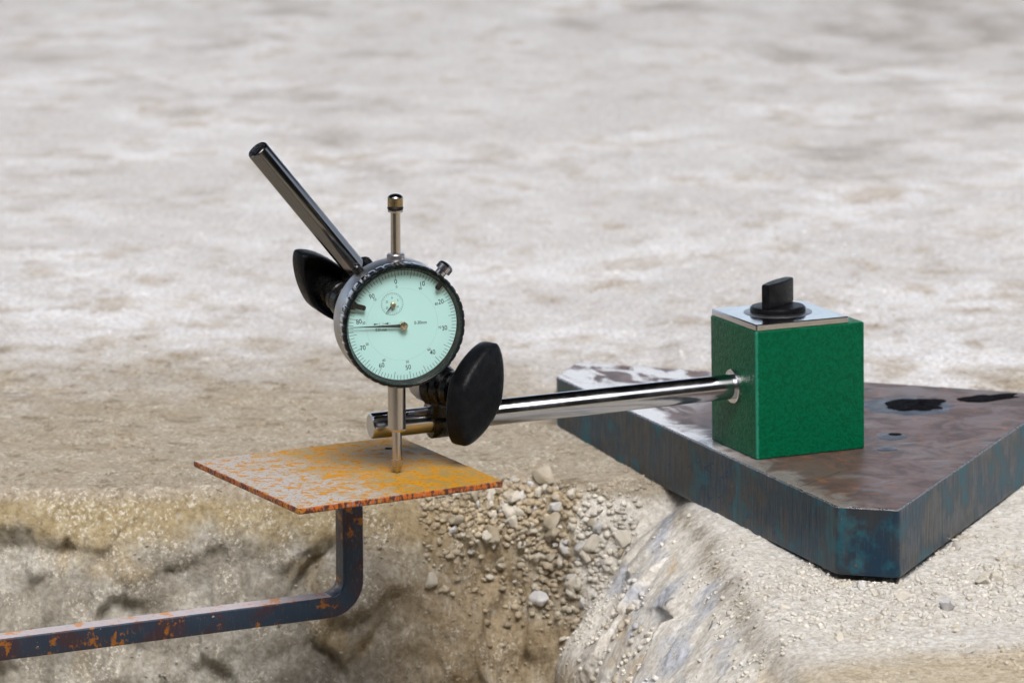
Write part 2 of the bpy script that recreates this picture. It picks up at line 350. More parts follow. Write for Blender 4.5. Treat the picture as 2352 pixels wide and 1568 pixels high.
def terrain(X, Y, detail=True):
    wx = X+6*fbm(X, Y, 5., 45, 3); wy = Y+5*fbm(X, Y, 9., 40, 3)
    dl = wy-ledge_line(wx)                              # >0 behind the edge
    xm = 78+.10*(120-wy)*(wy < 120) + 8*fbm(0*X+3, wy, 1., 50, 3)
    dm = (wx-xm)*.97                                    # >0 on the right-hand bank
    f1 = 6*fbm(X, Y, 1., 42, 2)
    drop_l = 165*sst(-dl+f1, -3, 48)
    tm = np.clip((-dm+f1*.5+12)/92, 0, 1.2); drop_m = 128*tm**1.35+45*sst(-dm+2*fbm(X, Y, 7., 20, 2), 43, 53)
    drop = np.minimum(drop_l, drop_m)
    # smooth union of the two
    k = 14.; h = np.clip(.5+.5*(drop_m-drop_l)/k, 0, 1); drop = drop_m*(1-h)+drop_l*h-k*h*(1-h)
    drop = np.maximum(drop, 0)
    wall = sst(drop, 4, 30)*sst(170-drop, 0, 25)
    Z = ZG-drop
    # bank under the plate stays level, ground rises very gently far off
    Z = Z+2.4*fbm(X, Y, 0., 60, 3)*(1-wall)*sst(np.hypot(X-150, Y-120), 150, 260) 
    far = sst(Y, 250, 900)
    Z = Z+far*(5*fbm(X*.9, Y, 2., 420, 4)+2*fbm(X, Y, 4., 90, 3))+(1-wall)*sst(Y, 190, 330)*2.2*fbm(X*.8, Y, 6., 30, 3, .6)
    if detail:
        near = 1-sst(Y, 600, 1600)
        Z = Z+near*(1-wall)*(1.1*fbm(X, Y, 4., 9, 4, .6)+.5*fbm(X, Y, 8., 2.6, 2))
        bank = sst(dm, 4, 22)*(1-wall)
        Z = Z+bank*2.5+bank*(1.4*np.abs(fbm(X, Y, 12., 6, 3, .6))+.6)
        gul = np.exp(-((X-2)/48.)**2)
        Z = Z+wall*4*fbm(X, Y, drop*.9, 40, 3, .5)
    # lateral relief of the broken faces (mm): blocks, ledges and small rubble
    wm = wall > 1e-3
    def worley(U_, V_, sc):
        full = np.zeros(U_.shape); full[wm] = worley_(U_[wm], V_[wm], sc); return full
    def worley_(u, v, sc):
        u = u/sc; v = v/sc; best = np.full(u.shape, 9.); val = np.zeros(u.shape); iu = np.floor(u).astype(int); iv = np.floor(v).astype(int)
        for a in (-1, 0, 1):
            for b in (-1, 0, 1):
                h = _perm[_perm[(iu+a) & 255]+((iv+b) & 255)]; h2 = _perm[h+7]; dd = (u-iu-a-h/255.)**2+(v-iv-b-h2/255.)**2
                m_ = dd < best; best = np.where(m_, dd, best); val = np.where(m_, (_perm[h+31]/255.-.5)+((u-iu-a-h/255.)*(_perm[h+3]/255.-.5)+(v-iv-b-h2/255.)*(_perm[h+5]/255.-.5))*1.6, val)
        return val
    uu = X+5*fbm(X, drop, 2., 25, 3)+1.8*fbm(X, drop, 3., 5, 2); vv = drop+4*fbm(X, drop, 8., 20, 3)+1.8*fbm(X, drop, 9., 5, 2)
    lf = wall*(1-gul)
    DY = lf*(11*sst(drop, 8, 36)*worley(uu+.5*vv, vv-.25*uu, 42)+sst(drop, 3, 12)*5*worley(uu, vv+.4*uu, 16)+2.0*worley(uu, vv, 6)+2.4*fbm(X, drop, 3., 9, 4, .65))
    DY = DY+wall*gul*(9*fbm(X, drop, 6., 30, 3, .6)+6*worley(uu, vv, 20)+3.4*worley(uu, vv, 8)+1.8*worley(uu, vv, 3.8)+1.5*fbm(X, drop, 3., 4, 3, .6))
    for x0, d0, x1, d1, wd, dp in ((-86, 26, -116, 58, 3.4, 9), (-116, 58, -150, 66, 2, 4), (-100, 74, -78, 100, 5, 9), (-140, 92, -108, 78, 2.5, 5), (-185, 44, -150, 34, 2., 4), (-60, 60, -84, 90, 2.4, 5), (-30, 20, -12, 50, 3, 4), (-210, 70, -160, 84, 2, 4)):
        L2 = (x1-x0)**2+(d1-d0)**2; t = np.clip(((uu-x0)*(x1-x0)+(vv-d0)*(d1-d0))/L2, 0, 1); ds = np.hypot(uu-x0-t*(x1-x0), vv-d0-t*(d1-d0))
        DY = DY+1.25*dp*np.exp(-(ds/(wd*.62))**2)*wall*np.sin(np.pi*(.1+.85*t))
    rtm = sst(dm, -56, -46); DY = DY*(1-rtm)
    DX = wall*rtm*(9*fbm(Y, drop, 3., 60, 2)+8*worley(Y+vv*.4, vv-.3*Y, 46)+2.4*worley(Y, vv, 17)+1.0*fbm(Y, drop, 1., 8, 3, .6))*sst(drop, 4, 20)
    if DY.ndim == 2:
        for _ in range(1):
            for D_ in (DX, DY): D_[1:-1, 1:-1] = (D_[1:-1, 1:-1]*2+D_[:-2, 1:-1]+D_[2:, 1:-1]+D_[1:-1, :-2]+D_[1:-1, 2:])/6
    return Z, drop, wall, dl, dm, DX, DY
XX, YY = np.meshgrid(XA, YA); ZZ, DROP, WALL, DL, DM, DX, DY = terrain(XX, YY)
def soil_colour(X, Y, Z, drop, wall, dm):
    def mixc(c, d, f): return c*(1-f[..., None])+np.array(d)*f[..., None]
    c = np.zeros(X.shape+(3,))+np.array((.53, .525, .535))
    n1 = fbm(X*.9, Y, 1.+drop, 160, 5, .6); n2 = fbm(X*1.1, Y, 7.+drop, 46, 5, .62); n3 = fbm(X, Y, Z, 11, 4, .6); n4 = fbm(X*1.1, Y, 12.+drop, 20, 4, .65)
    c = mixc(c, (.655, .66, .69), sst(n1, -.15, .3)); c = mixc(c, (.42, .375, .325), sst(n2+.5*n1, .0, .42)*.8)
    fr = 1-sst(Y, 500, 1300)*.75; c = mixc(c, (.36, .31, .26), sst(n4+.5*n2, .16, .40)*.7*fr); n5 = fbm(X*1.15, Y*.8, 30., 120, 4, .5); c = mixc(c, (.33, .31, .295), sst(n5+.25*n2+.22*sst(X, 150, 520)*sst(Y, 900, 1700), .02, .55)*.9*(1-fr)/.75); c = mixc(c, (.73, .735, .77), sst(-n4-.3*n2, .05, .4)*.5*fr)
    nr = sst(1-sst(Y, 150, 760)+.5*n2-.30*sst(X, -60, 160), .12, .85)
    c = mixc(c, (.32, .27, .195), nr*.88)                                   # browner dust towards the ledge
    dk = fbm(X*.75, Y*1.1, 3.+drop, 13, 4, .65); c = mixc(c, (.20, .165, .115), sst(dk, .06, .34)*.85*sst(nr, .05, .8))  # dark crumbs, with the shade of small clods painted in as spots
    bank = sst(dm+.5*n3*20, 0, 16)*(1-sst(Y, 230, 330))
    c = mixc(c, (.60, .585, .555), bank*.95); c = mixc(c, (.44, .37, .26), bank*sst(-Y+.25*X+25*n2, 150, 185)*.85); c = mixc(c, (.44, .38, .28), bank*sst(n2, .12, .4)*.6)
    # walls
    och = np.zeros_like(c)+np.array((.33, .265, .155)); och = mixc(och, (.42, .36, .24), sst(n3, 0, .4))
    gry = np.zeros_like(c)+np.array((.285, .265, .225)); gry = mixc(gry, (.40, .385, .345), sst(fbm(X, Y, drop, 24, 5, .6), -.05, .3)); gry = mixc(gry, (.36, .285, .175), sst(fbm(X, Y, drop+40, 40, 4, .6), .05, .35)*.8)
    lw = mixc(och, (0, 0, 0), np.zeros_like(X)); f = sst(drop+10*n3+26*fbm(X, Y, 5., 55, 3), 16, 34); lw = lw*(1-f[..., None])+gry*f[..., None]
    gul = np.exp(-((X+2)/62.)**4); br = np.zeros_like(c)+np.array((.34, .265, .165)); br = mixc(br, (.47, .42, .33), sst(fbm(X, Y, drop, 18, 5, .65), 0, .35))
    lw = lw*(1-gul[..., None]*.85)+br*gul[..., None]*.85
    lw = mixc(lw, (.58, .54, .47), sst(fbm(X, Y, drop, 7, 3, .7), .28, .45)*.75)
    rt = sst(dm+1.5*n3, -47, -44); rk = np.zeros_like(c)+np.array((.60, .575, .53)); st = fbm(X*.9, Y*.6, drop*.45, 22, 4, .55)
    rk = mixc(rk, (.36, .39, .46), sst(st, -.02, .32)*.8); rk = mixc(rk, (.55, .44, .29), sst(fbm(X, Y*.5, drop*.4+60, 24, 4), .14, .38)*.7)
    rk = mixc(rk, (.72, .71, .69), sst(fbm(X, Y, drop+20, 9, 4, .6), .1, .4)*.6); rk = mixc(rk, (.07, .075, .10), sst(fbm(X*1.1, Y*.8, drop*.9, 9, 3, .5), .42, .48)*.85)
    lw = lw*(1-rt[..., None])+rk*rt[..., None]
    wz = sst(drop+5*n3, 2, 9)[..., None]
    rough = 1-.75*rt*wz[..., 0]
    return np.concatenate([c*(1-wz)+lw*wz, rough[..., None]], -1)
CC = soil_colour(XX, YY, ZZ, DROP, WALL, DM)
def terrain_object(name, mask):            # mask per quad
    ny, nx = XX.shape; J, I = np.nonzero(mask)
    q = np.stack([J*nx+I, J*nx+I+1, (J+1)*nx+I+1, (J+1)*nx+I], 1)
    u, inv = np.unique(q, return_inverse=True); q = inv.reshape(-1, 4)
    V = np.stack([(XX+DX).ravel()[u], (YY+DY).ravel()[u], ZZ.ravel()[u]], 1)*S; C = CC.reshape(-1, 4)[u]
    me = bpy.data.meshes.new(name); me.vertices.add(len(V)); me.vertices.foreach_set('co', V.ravel())
    me.loops.add(q.size); me.loops.foreach_set('vertex_index', q.ravel().astype(np.int32))
    me.polygons.add(len(q)); me.polygons.foreach_set('loop_start', np.arange(0, q.size, 4, dtype=np.int32))
    me.polygons.foreach_set('use_smooth', np.ones(len(q), bool)); me.update(calc_edges=True)
    a = me.color_attributes.new('soil', 'FLOAT_COLOR', 'POINT'); a.data.foreach_set('color', np.clip(C, 0, 1).ravel())
    me.materials.append(M['soil']); o = bpy.data.objects.new(name, me); COL.objects.link(o); tag(o, kind='structure'); return o
dq = DROP[:-1, :-1]; mq = DM[:-1, :-1]; yq = YY[:-1, :-1]
is_wall = dq > 5
is_bank = ((mq > 0) & (yq < 235) & ~is_wall) | (is_wall & (mq > -45))
terrain_object('ground', ~is_wall & ~is_bank)
terrain_object('rock_ledge', is_wall & ~is_bank)
terrain_object('gravel_bank', is_bank)
from bisect import bisect
def zat(x, y):
    i = min(max(bisect(XA, x)-1, 0), len(XA)-2); j = min(max(bisect(YA, y)-1, 0), len(YA)-2)
    tx = (x-XA[i])/(XA[i+1]-XA[i]); ty = (y-YA[j])/(YA[j+1]-YA[j])
    return float((ZZ[j, i]*(1-tx)+ZZ[j, i+1]*tx)*(1-ty)+(ZZ[j+1, i]*(1-tx)+ZZ[j+1, i+1]*tx)*ty)

def shift(x, y):
    i = min(max(bisect(XA, x)-1, 0), len(XA)-2); j = min(max(bisect(YA, y)-1, 0), len(YA)-2); return float(DX[j, i]), float(DY[j, i])
# ------------------------------------------------------------------ added dark slab overhead and slope behind, unseen, give the metal its bands
rf = MB(); V, F = prism(rrect(44000, 30000, 200), 0, 300, 10); rf.add(V, F)  # invented slab out of view, blocks sky light and darkens metal reflections
blocker = rf.link('added_sky_blocker', [m_flat('added_blocker_dark', (.02, .02, .022))], mtx=Matrix.Translation((0, 11000, 12000)), smooth=False)
tag(blocker, 'added dark slab overhead, out of view, blocking sky light', 'sky blocker')
def add_back_slope():  # invented slope behind the camera, darkens low sky in the metal
    na, nz = 90, 16; V = []; F = []
    for i in range(na+1):
        a = R(-82+164*i/na)
        for k in range(nz+1):
            q = k/nz; rr = 10500+900*q+600*float(perlin(np.array(i*.35), np.array(k*.5), 1.)); hh = 10000+1100*float(perlin(np.array(i*.22), np.array(.5), 3.))
            V.append((rr*math.sin(a), -rr*math.cos(a)-500, -400+q*hh))
        rr = 16000; V.append((rr*math.sin(a), -rr*math.cos(a)-500, -400+hh*1.02))
    w_ = nz+2
    for i in range(na):
        for k in range(nz+1): F.append((i*w_+k, i*w_+k+1, (i+1)*w_+k+1, (i+1)*w_+k))
    o = link('added_back_slope', V, F, m_flat('added_slope_rock', (.09, .08, .065))); tag(o, kind='structure')
add_back_slope()

# ------------------------------------------------------------------ steel plate + magnetic base frame
def steel_plate():
    root = thing('steel_plate', None, 'thick dark blue flame cut steel slab lying on pale gravel under the green base', 'steel slab', mtx=BM)
    W = [(23.3, 294, -81.6), (143.1, -16.4, -70.8), (170, -25.6, -70), (246.5, 143, -72.8), (276, 205, -74), (272, 222, -74.5), (256, 229, -75), (35, 334.4, -82.4)]
    P = [np.array((BI @ Vector(q))[:2]) for q in W]
    out = []
    for i in range(len(P)):
        a, b = P[i], P[(i+1) % len(P)]; n = max(2, int(np.linalg.norm(b-a)/.9))
        for k in range(n): out.append(a+(b-a)*k/n)
    P = np.array(out); n = len(P); s = np.arange(n)*.9
    P2 = P.copy()
    for _ in range(2): P2 = (np.roll(P2, 1, 0)+P2+np.roll(P2, -1, 0))/3
    t = np.roll(P2, -2, 0)-np.roll(P2, 2, 0); t /= np.linalg.norm(t, axis=1, keepdims=True); N = np.stack([t[:, 1], -t[:, 0]], 1)
    V = []; F = []; mi = []
    rows = [(-1.4, 0, .0), (-.75, -.06, .3), (0, -.65, .5)]+[(0, -z, .35) for z in np.linspace(1.5, 30, 22)]+[(-.3, -30.9, .3), (-1.5, -31.2, 0)]
    for off, z, am in rows:
        rel = am*(.55*fbm(s, 0*s+z*.12, 0., 2.4, 3, .6)+.5*fbm(s, 0*s+z*.5, 5., 11, 3, .6))
        if z < -1: rel = rel+.12*np.sin(z*.25+s*.01)
        chip = am*.9*np.clip(fbm(s, 0*s, 2., 5, 3, .6)-.15, 0, 1)*(abs(z) < 1)
        zz = z+(.25*fbm(s, 0*s, 4., 4, 3, .6) if z > -1 and am > 0 else 0)
        for k in range(n): V.append((*(P2[k]+N[k]*(off+rel[k]-chip[k])), z if np.isscalar(zz) else zz[k]))
    for i in range(len(rows)-1):
        for k in range(n): F.append(((i+1)*n+k, (i+1)*n+(k+1) % n, i*n+(k+1) % n, i*n+k)); mi.append(1 if i > 1 else 2 if i else 0)
    F.append(tuple(range(n))); mi.append(0); F.append(tuple(range((len(rows)-1)*n, len(rows)*n))[::-1]); mi.append(1)
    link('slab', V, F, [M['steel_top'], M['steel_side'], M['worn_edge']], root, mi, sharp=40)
    def blob(name, w, rx, ry, h, seed, mat):      # low crust of slag on the slab; also stands in for a dark recess
        c = BI @ Vector(w); rg = np.random.RandomState(seed); nr, na = 9, 40; V = []; F = []
        for i in range(nr+1):
            q = i/nr
            for k in range(na):
                a = 2*math.pi*k/na; wob = 1+(.75 if h > 1 else .4)*float(fbm(np.array(math.cos(a)*2+seed), np.array(math.sin(a)*2), 1., 1.2, 3))
                x, y = c.x+rx*q*wob*math.cos(a), c.y+ry*q*wob*math.sin(a)
                hh = h*(1-q**3)*(.5+.8*abs(float(fbm(np.array(x), np.array(y), seed, 4, 3)))) + .03
                V.append((x, y, hh if i < nr else -.2))
        for i in range(nr):
            for k in range(na): F.append((i*na+k, (i+1)*na+k, (i+1)*na+(k+1) % na, i*na+(k+1) % na))
        o = link(name, V, F, mat, root); return o
    blob('burn_halo', (199, 199, -75), 25, 25, .35, 6, M['scorched']); blob('burn_and_recess_dark', (203, 200, -75), 16, 15, 2.6, 3, M['slag'])
    blob('slag_halo', (183, 127, -73), 8, 9, .25, 2, M['scorched']); blob('slag_spot', (185, 131, -73), 3.6, 4, .6, 5, M['slag']); blob('slag_halo', (178, 99.7, -72.5), 5.5, 5, .3, 8, M['scorched'])
    blob('burn_and_recess_dark', (240, 214, -75), 17, 8, 1.4, 11, M['slag'])  # raised black blob standing in for the shaded recess at the back edge
    # scribed line
    a = BI @ Vector((130.6, 23.5, -72)); b = BI @ Vector((151.4, 52.2, -72)); d = (b-a).normalized(); p = Vector((-d.y, d.x, 0))*.16
    link('scribed_line', [(*(a+p)[:2], .03), (*(a-p)[:2], .03), (*(b-p)[:2], .03), (*(b+p)[:2], .03)], [(0, 1, 2, 3)], M['bright_cut'], root, smooth=False)
    # beads of spatter on the long edge
    rg = random.Random(4); mb = MB(); e0 = np.array((BI @ Vector(W[0]))[:2]); e1 = np.array((BI @ Vector(W[1]))[:2]); d = (e1-e0)/np.linalg.norm(e1-e0); nn = Vector((d[1], -d[0], 0))
    L = np.linalg.norm(e1-e0)
    for k in range(95):
        u = min(max(rg.gauss(.63, .09), .3), .95); z = -rg.uniform(3, 27); r = rg.uniform(.22, .62)
        c = e0+d*L*u; m = frame((c[0]+nn.x*.15, c[1]+nn.y*.15, z), nn)
        r *= .75; V, F = lathe([(r, 0), (r*.8, r*.5), (r*.3, r*.75)], 8); mb.add(tf(m, V), F)
    o = mb.link('spatter_beads', [M['spatter']], root); tag(o, kind='stuff')
    return root
steel_plate()

def magnetic_stand():
    root = thing('magnetic_stand', None, 'magnetic stand with green box base and chromed rods clamped to the dial', 'magnetic stand', mtx=BM)
    inv = BI
    a, b, h = 56.74, 50.78, 61.1
    mb = MB(); 
    # body: rounded vertical edges, groove-like step under the top plate
    V, F = prism(rrect(a, b, 1.1, 5, a/2, b/2), .15, h, .5); mb.add(V, F); mb.link('base_body', [M['green']], root)
    V, F = prism([(0.6, .6), (a-.6, .6), (a-.6, b-.6), (.6, b-.6)], 0, .35, .05); link('magnet_foot', V, F, M['satin_grey'], root, smooth=False)
    V, F = prism(rrect(48.6, 50, 1.2, 4, 24.6, 25.2), h+.05, h+3.3, .45); tp = link('top_plate', V, F, M['chrome'], root)
    # switch
    c = (24.5, 27)
    V, F = lathe([(16.3, h+3.31), (16.3, h+3.5), (15.7, h+3.7), (13.6, h+3.72)], 64); V = tf(Matrix.Translation((*c, 0)), V); link('switch_ring', V, F, M['satin_grey'], root)
    V, F = lathe([(13.2, h+3.5), (13.2, h+5.6), (12.4, h+6.4), (11, h+6.6)], 64); V = tf(Matrix.Translation((*c, 0)), V); sw = link('switch_knob', V, F, M['matte_black'], root)
    # blade, lens shaped in plan
    L, Wd = 12.8, 3.5; pl = []
    for k in range(11): t = -1+2*k/10; pl.append((L*t, -(Wd*(1-.42*t*t))))
    for k in range(11): t = 1-2*k/10; pl.append((L*t, (Wd*(1-.42*t*t))))
    V, F = prism(pl, h+6.3, h+18.2, .6); m = Matrix.Translation((*c, 0)) @ Matrix.Rotation(R(38), 4, 'Z'); link('switch_blade', tf(m, V), F, M['matte_black'], sw)
    # rod entry
    e = Vector((0, 23.6, 31.4)); mx = frame(e, (-1, 0, 0))
    V, F = lathe([(6.0, -.5), (8.2, -.5), (8.2, 1.6), (7.9, 2.0), (6.0, 2.0)], 56, cap0=False, cap1=False); link('washer', tf(mx, V), F, M['bright_cut'], root)
    # main rod: from the entry to its free end (world direction chosen along the base)
    w0 = BM @ e; w1 = Vector(ROD_END); ax = (w1-w0).normalized()
    ml = inv @ frame(w0-ax*3, ax); L = (w1-w0).length+3
    V, F = lathe([(5.2, 0), (6, .4), (6, L-1.0), (5.75, L-.35), (5.3, L)], 72); rod = link('main_rod', tf(ml, V), F, M['chrome'], root, sharp=30)
    return root, w0, w1, ax
ROD_END = (-64.6, 37.5, -47.3)
stand, W0, W1, AX = magnetic_stand()

def oval_knob(name, centre, nrm, longdir, parent, inv, La=24.5, Wa=15.5):
    # thick domed oval hand knob, hollow behind, on a ribbed hub; nrm points out of its face
    m = inv @ frame(centre, nrm, longdir); n = 72; V = []; F = []
    def ring(sx, sy, z, rip=0):
        for k in range(n):
            t = 2*math.pi*k/n; c, s_ = math.cos(t), math.sin(t)
            e = 2/1.5; V.append((La*sx*math.copysign(abs(c)**e, c), Wa*sy*math.copysign(abs(s_)**e, s_), z))
    prof = [(.03, 4.9), (.4, 4.75), (.68, 4.3), (.84, 3.7), (.93, 2.95), (.98, 1.9), (1, .8), (1, -3), (.99, -5.8), (.96, -6.6), (.925, -6.8), (.88, -6.3), (.84, -3.5), (.6, -1.4), (.32, -.8)]
    for s_, z in prof: ring(s_, s_+(0 if s_ < .9 else .0), z)
    for i in range(len(prof)-1):
        for k in range(n): F.append((i*n+k, (i+1)*n+k, (i+1)*n+(k+1) % n, i*n+(k+1) % n))
    F.append(tuple(range(n))); F.append(tuple(range((len(prof)-1)*n, len(prof)*n))[::-1])
    kn = link(name, tf(m, V), F, M['leather_black'], parent, sharp=50)
    V, F = lathe([(4, -16), (5.2, -15.6), (5.2, -13), (4.4, -12.6), (4.4, -11.6), (5.8, -11.2), (5.8, -9), (5, -8.6), (5, -7.6), (6.4, -7.2), (7, -4), (7.6, -.3)][::1], 40)
    link('knob_hub', tf(m, V), F, M['clamp_black'], kn)
    return kn

def clamps():
    inv = BI
    # ---- second rod
    top = Vector(ROD2_TOP); bot = Vector(ROD2_BOT); ax = (top-bot).normalized(); L = (top-bot).length
    V, F = lathe([(4.6, 0), (5, .4), (5, L-.9), (4.8, L-.3), (4.45, L)], 64); link('second_rod', tf(inv @ frame(bot, ax), V), F, [M['dark_chrome']], stand, sharp=30)
    V, F = lathe([(4.35, L+.02), (4.35, L+.12), (4.2, L+.14)], 48); link('rod_end_cap', tf(inv @ frame(bot, ax), V), F, [M['clamp_black']], stand)
    # ---- lower clamp: cheeks on the bolt
    n1 = Vector(K1_N).normalized(); k1 = Vector(K1_C)
    oval_knob('clamp_knob', k1, n1, K1_L, stand, inv)
    hinge = k1-n1*14
    cl = MB()
    def disc(r, z0, z1, mat, ch=.8): V, F = cyl(r, z0, z1, 48, ch); cl.add(tf(frame(hinge, n1), V), F, mat)
    disc(9.2, -13.5, -9.0, 0); disc(9.4, -8.3, -4.2, 0); disc(7.2, -9, -8, 0, .1); disc(7.0, -4.4, -2.6, 1, .3); disc(8.2, -2.7, 1.2, 0)
    V, F = lathe([(8.5, -13.6), (7.8, -18), (6.2, -21.5), (3.5, -23.5), (.5, -24.2)][::-1], 48); cl.add(tf(frame(hinge, n1), V), F, 2)
    cl.link('clamp_cheeks', [M['clamp_black'], M['satin_grey'], M['satin_grey']], stand, mtx=inv, sharp=40)
    # collar that grips the main rod, joined to the cheek
    t = (hinge-W0).dot(AX); onrod = W0+AX*t
    V, F = lathe([(6.05, -6), (8.4, -6), (8.8, -5.5), (8.8, 5.5), (8.4, 6), (6.05, 6)], 48, cap0=False, cap1=False); link('rod_collar', tf(inv @ frame(onrod, AX), V), F, M['clamp_black'], stand, sharp=40)
    up = hinge-n1*6-onrod; hgt = up.length+3
    V, F = prism(rrect(12, 11, 2, 3), 5.5, hgt, .5); link('collar_web', tf(inv @ frame(onrod, up, AX), V), F, M['clamp_black'], stand)
    # ---- upper clamp
    n2 = Vector(K2_N).normalized(); k2 = Vector(K2_C)
    oval_knob('clamp_knob', k2, n2, K2_L, stand, inv, 25.5, 11.2)
    h2 = k2-n2*14; cl = MB()
    def disc2(r, z0, z1, mat, ch=.7): V, F = cyl(r, z0, z1, 48, ch); cl.add(tf(frame(h2, n2), V), F, mat)
    disc2(7.4, -2, 1.5, 0); disc2(6.5, -3, -2, 1, .2); disc2(8.2, -8, -3, 0); disc2(6.8, -9, -8, 1, .2); disc2(8.0, -13, -9, 0)
    cl.link('clamp_cheeks', [M['clamp_black'], M['satin_grey']], stand, mtx=inv, sharp=40)
    t = (h2-n2*6-bot).dot(ax); onr = bot+ax*t
    V, F = lathe([(5.05, -7), (7.6, -7), (8, -6.5), (8, 6.5), (7.6, 7), (5.05, 7)], 40, cap0=False, cap1=False); link('rod_collar', tf(inv @ frame(onr, ax), V), F, M['clamp_black'], stand, sharp=40)
    up = (h2-n2*6)-onr
    if up.length > 3:
        V, F = prism(rrect(12, 10, 2, 3), 4, up.length+2, .5); link('collar_web', tf(inv @ frame(onr, up, ax), V), F, M['clamp_black'], stand)
ROD2_TOP = (-113.1, 22.0, 82.4); ROD2_BOT = (-28.5, 72.0, -35.2)
K1_C = (-15.0, 24.0, -29.4); K1_N = (.80, -.60, -.03); K1_L = (.27, .37, .89)
K2_C = (-85.9, 58.0, 13.9); K2_N = (-.56, .80, .20); K2_L = (-.50, -.52, .76)
clamps()

# ------------------------------------------------------------------ dial indicator
PSI = R(16.3)
dm_ = Matrix.Rotation(PSI, 4, 'Z'); dm_.translation = Vector((-48.27, 0, 7.33)) + Vector((math.sin(PSI), -math.cos(PSI), 0))*4.0   # origin at the front rim
# local axes: x right, y into the instrument, z up; the printed face lies at y = 4
def dial():
    root = thing('dial_indicator', None, 'round dial indicator with mint face, black scalloped bezel and steel plunger on the rusty plate', 'dial gauge', mtx=dm_)
    LY = frame((0, 0, 0), (0, 1, 0), (1, 0, 0))       # lathe axis = local y (into depth)
    NS = 42
    def scal(t):
        u = (t*NS/(2*math.pi)) % 1; return -.40*(1-min(1, abs(u-.5)/.17)**2)
    # bezel: black front ring + dark bright side
    prof = [(24.45, 4.3), (25.1, 3.2), (26.0, 1.1), (26.15, .7), (26.25, .25), (26.5, .02), (27.0, .1), (27.35, .45), (27.75, 1.1), (27.95, 1.8), (27.95, 3.0), (27.8, 3.2), (27.9, 3.5), (27.9, 7.6), (27.5, 8.0), (26.8, 8.1)]
    modw = [0, 0, 0, 0, 0, 0, .1, .4, .8, 1, 1, 1, 1, 1, 1, 0]
    V, F = lathe(prof, NS*14, lambda t, i: scal(t)*modw[i], False, False)
    n = NS*14; mi = [0 if i < 11 else 1 for i in range(len(prof)-1) for k in range(n)]
    V = tf(LY, V); link('bezel', V, F, [M['black_bezel'], M['bezel_side']], root, mi, sharp=25)
    V, F = lathe([(26.6, 7.9), (27.55, 8.05), (27.75, 8.6), (27.75, 19.4), (27.2, 20.2), (25.5, 20.6), (18, 21.4), (17, 22.5), (9, 22.6)], 160, cap0=False); link('body', tf(LY, V), F, M['satin_grey'], root, sharp=30)
    V, F = lathe([(3.5, 22.5), (3.5, 27), (3.0, 27.4)], 32); link('rear_stud', tf(LY, V), F, M['satin_steel'], root)
    V, F = lathe([(24.9, 4.02), (24.9, 4.0)], 128, cap0=False); fo = link('dial_face', tf(LY, [(x, y, 4.6) for x, y, z in V[:128]]+[(x, y, 4.0) for x, y, z in V[:128]]), F, M['face'], root, sharp=30)
    # crystal
    V, F = lathe([(25.9, 1.6), (25.95, 1.5), (25.9, .75), (22, .5), (14, .38), (5, .34)], 96); link('crystal', tf(LY, V), F, M['glass'], root, sharp=30)
    # print, all in the face plane; u right, v up
    yf = 3.985
    fx = 1/math.cos(R(14.5)); 
    def P(px, py): return ((px-728)/21.19*fx*.985, -(py-820)/21.19/.978*.985)     # read off the photograph, undone for the yaw
    tk = MB()
    def bar(x0, z0, x1, z1, w0, w1=None, y=yf, mb=None):
        w1 = w0 if w1 is None else w1; d = Vector((x1-x0, z1-z0)); d.normalize(); p = Vector((-d.y, d.x))
        (mb or tk).add([(x0+p.x*w0/2, y, z0+p.y*w0/2), (x1+p.x*w1/2, y, z1+p.y*w1/2), (x1-p.x*w1/2, y, z1-p.y*w1/2), (x0-p.x*w0/2, y, z0-p.y*w0/2)], [(0, 1, 2, 3)])
    for k in range(100):
        t = R(90+8.3)-2*math.pi*k/100; r1 = 24.5; r0 = 21.15 if k % 5 == 0 else 22.45
        bar(r0*math.cos(t), r0*math.sin(t), r1*math.cos(t), r1*math.sin(t), .2)
    sc_ = P(629, 614); 
    for k in range(30):
        t = R(90)-2*math.pi*k/30; r0 = 3.95 if k % 5 == 0 else 4.15
        bar(sc_[0]+r0*math.cos(t), sc_[1]+r0*math.sin(t), sc_[0]+4.95*math.cos(t), sc_[1]+4.95*math.sin(t), .12)
    def ringm(cx, cz, r, w_, mb, n=128, y=yf):
        V = []; F = []
        for k in range(n):
            t = 2*math.pi*k/n; V += [(cx+r*math.cos(t), y, cz+r*math.sin(t)), (cx+(r+w_)*math.cos(t), y, cz+(r+w_)*math.sin(t))]
            F.append((2*k, 2*k+1, (2*k+3) % (2*n), (2*k+2) % (2*n)))
        mb.add(V, F)
    ringm(sc_[0], sc_[1], 4.93, .1, tk)
    # resolution mark  ->| |<-
    for px in (509.5, 541): x, z = P(px, 796); bar(x, z-.68, x, z+.68, .13)
    def tri(pts): tk.add([(x, yf, z) for x, z in pts], [(0, 1, 2)])
    tri([P(455, 788), P(505, 797), P(455, 806)]); tri([P(592, 786), P(545, 797), P(592, 806)]); q = P(592, 796); q2 = P(613, 796); bar(q[0], q[1], q2[0], q2[1], .13)
    ti = tk.link('scale_marks', [M['ink']], root, smooth=False); tag(ti, kind='stuff')
    gm = MB(); ringm(*P(722, 811), 16.15, .12, gm, 160); gm.link('inner_disc_edge', [M['groove']], root, smooth=False)
    # numerals
    cache = {}
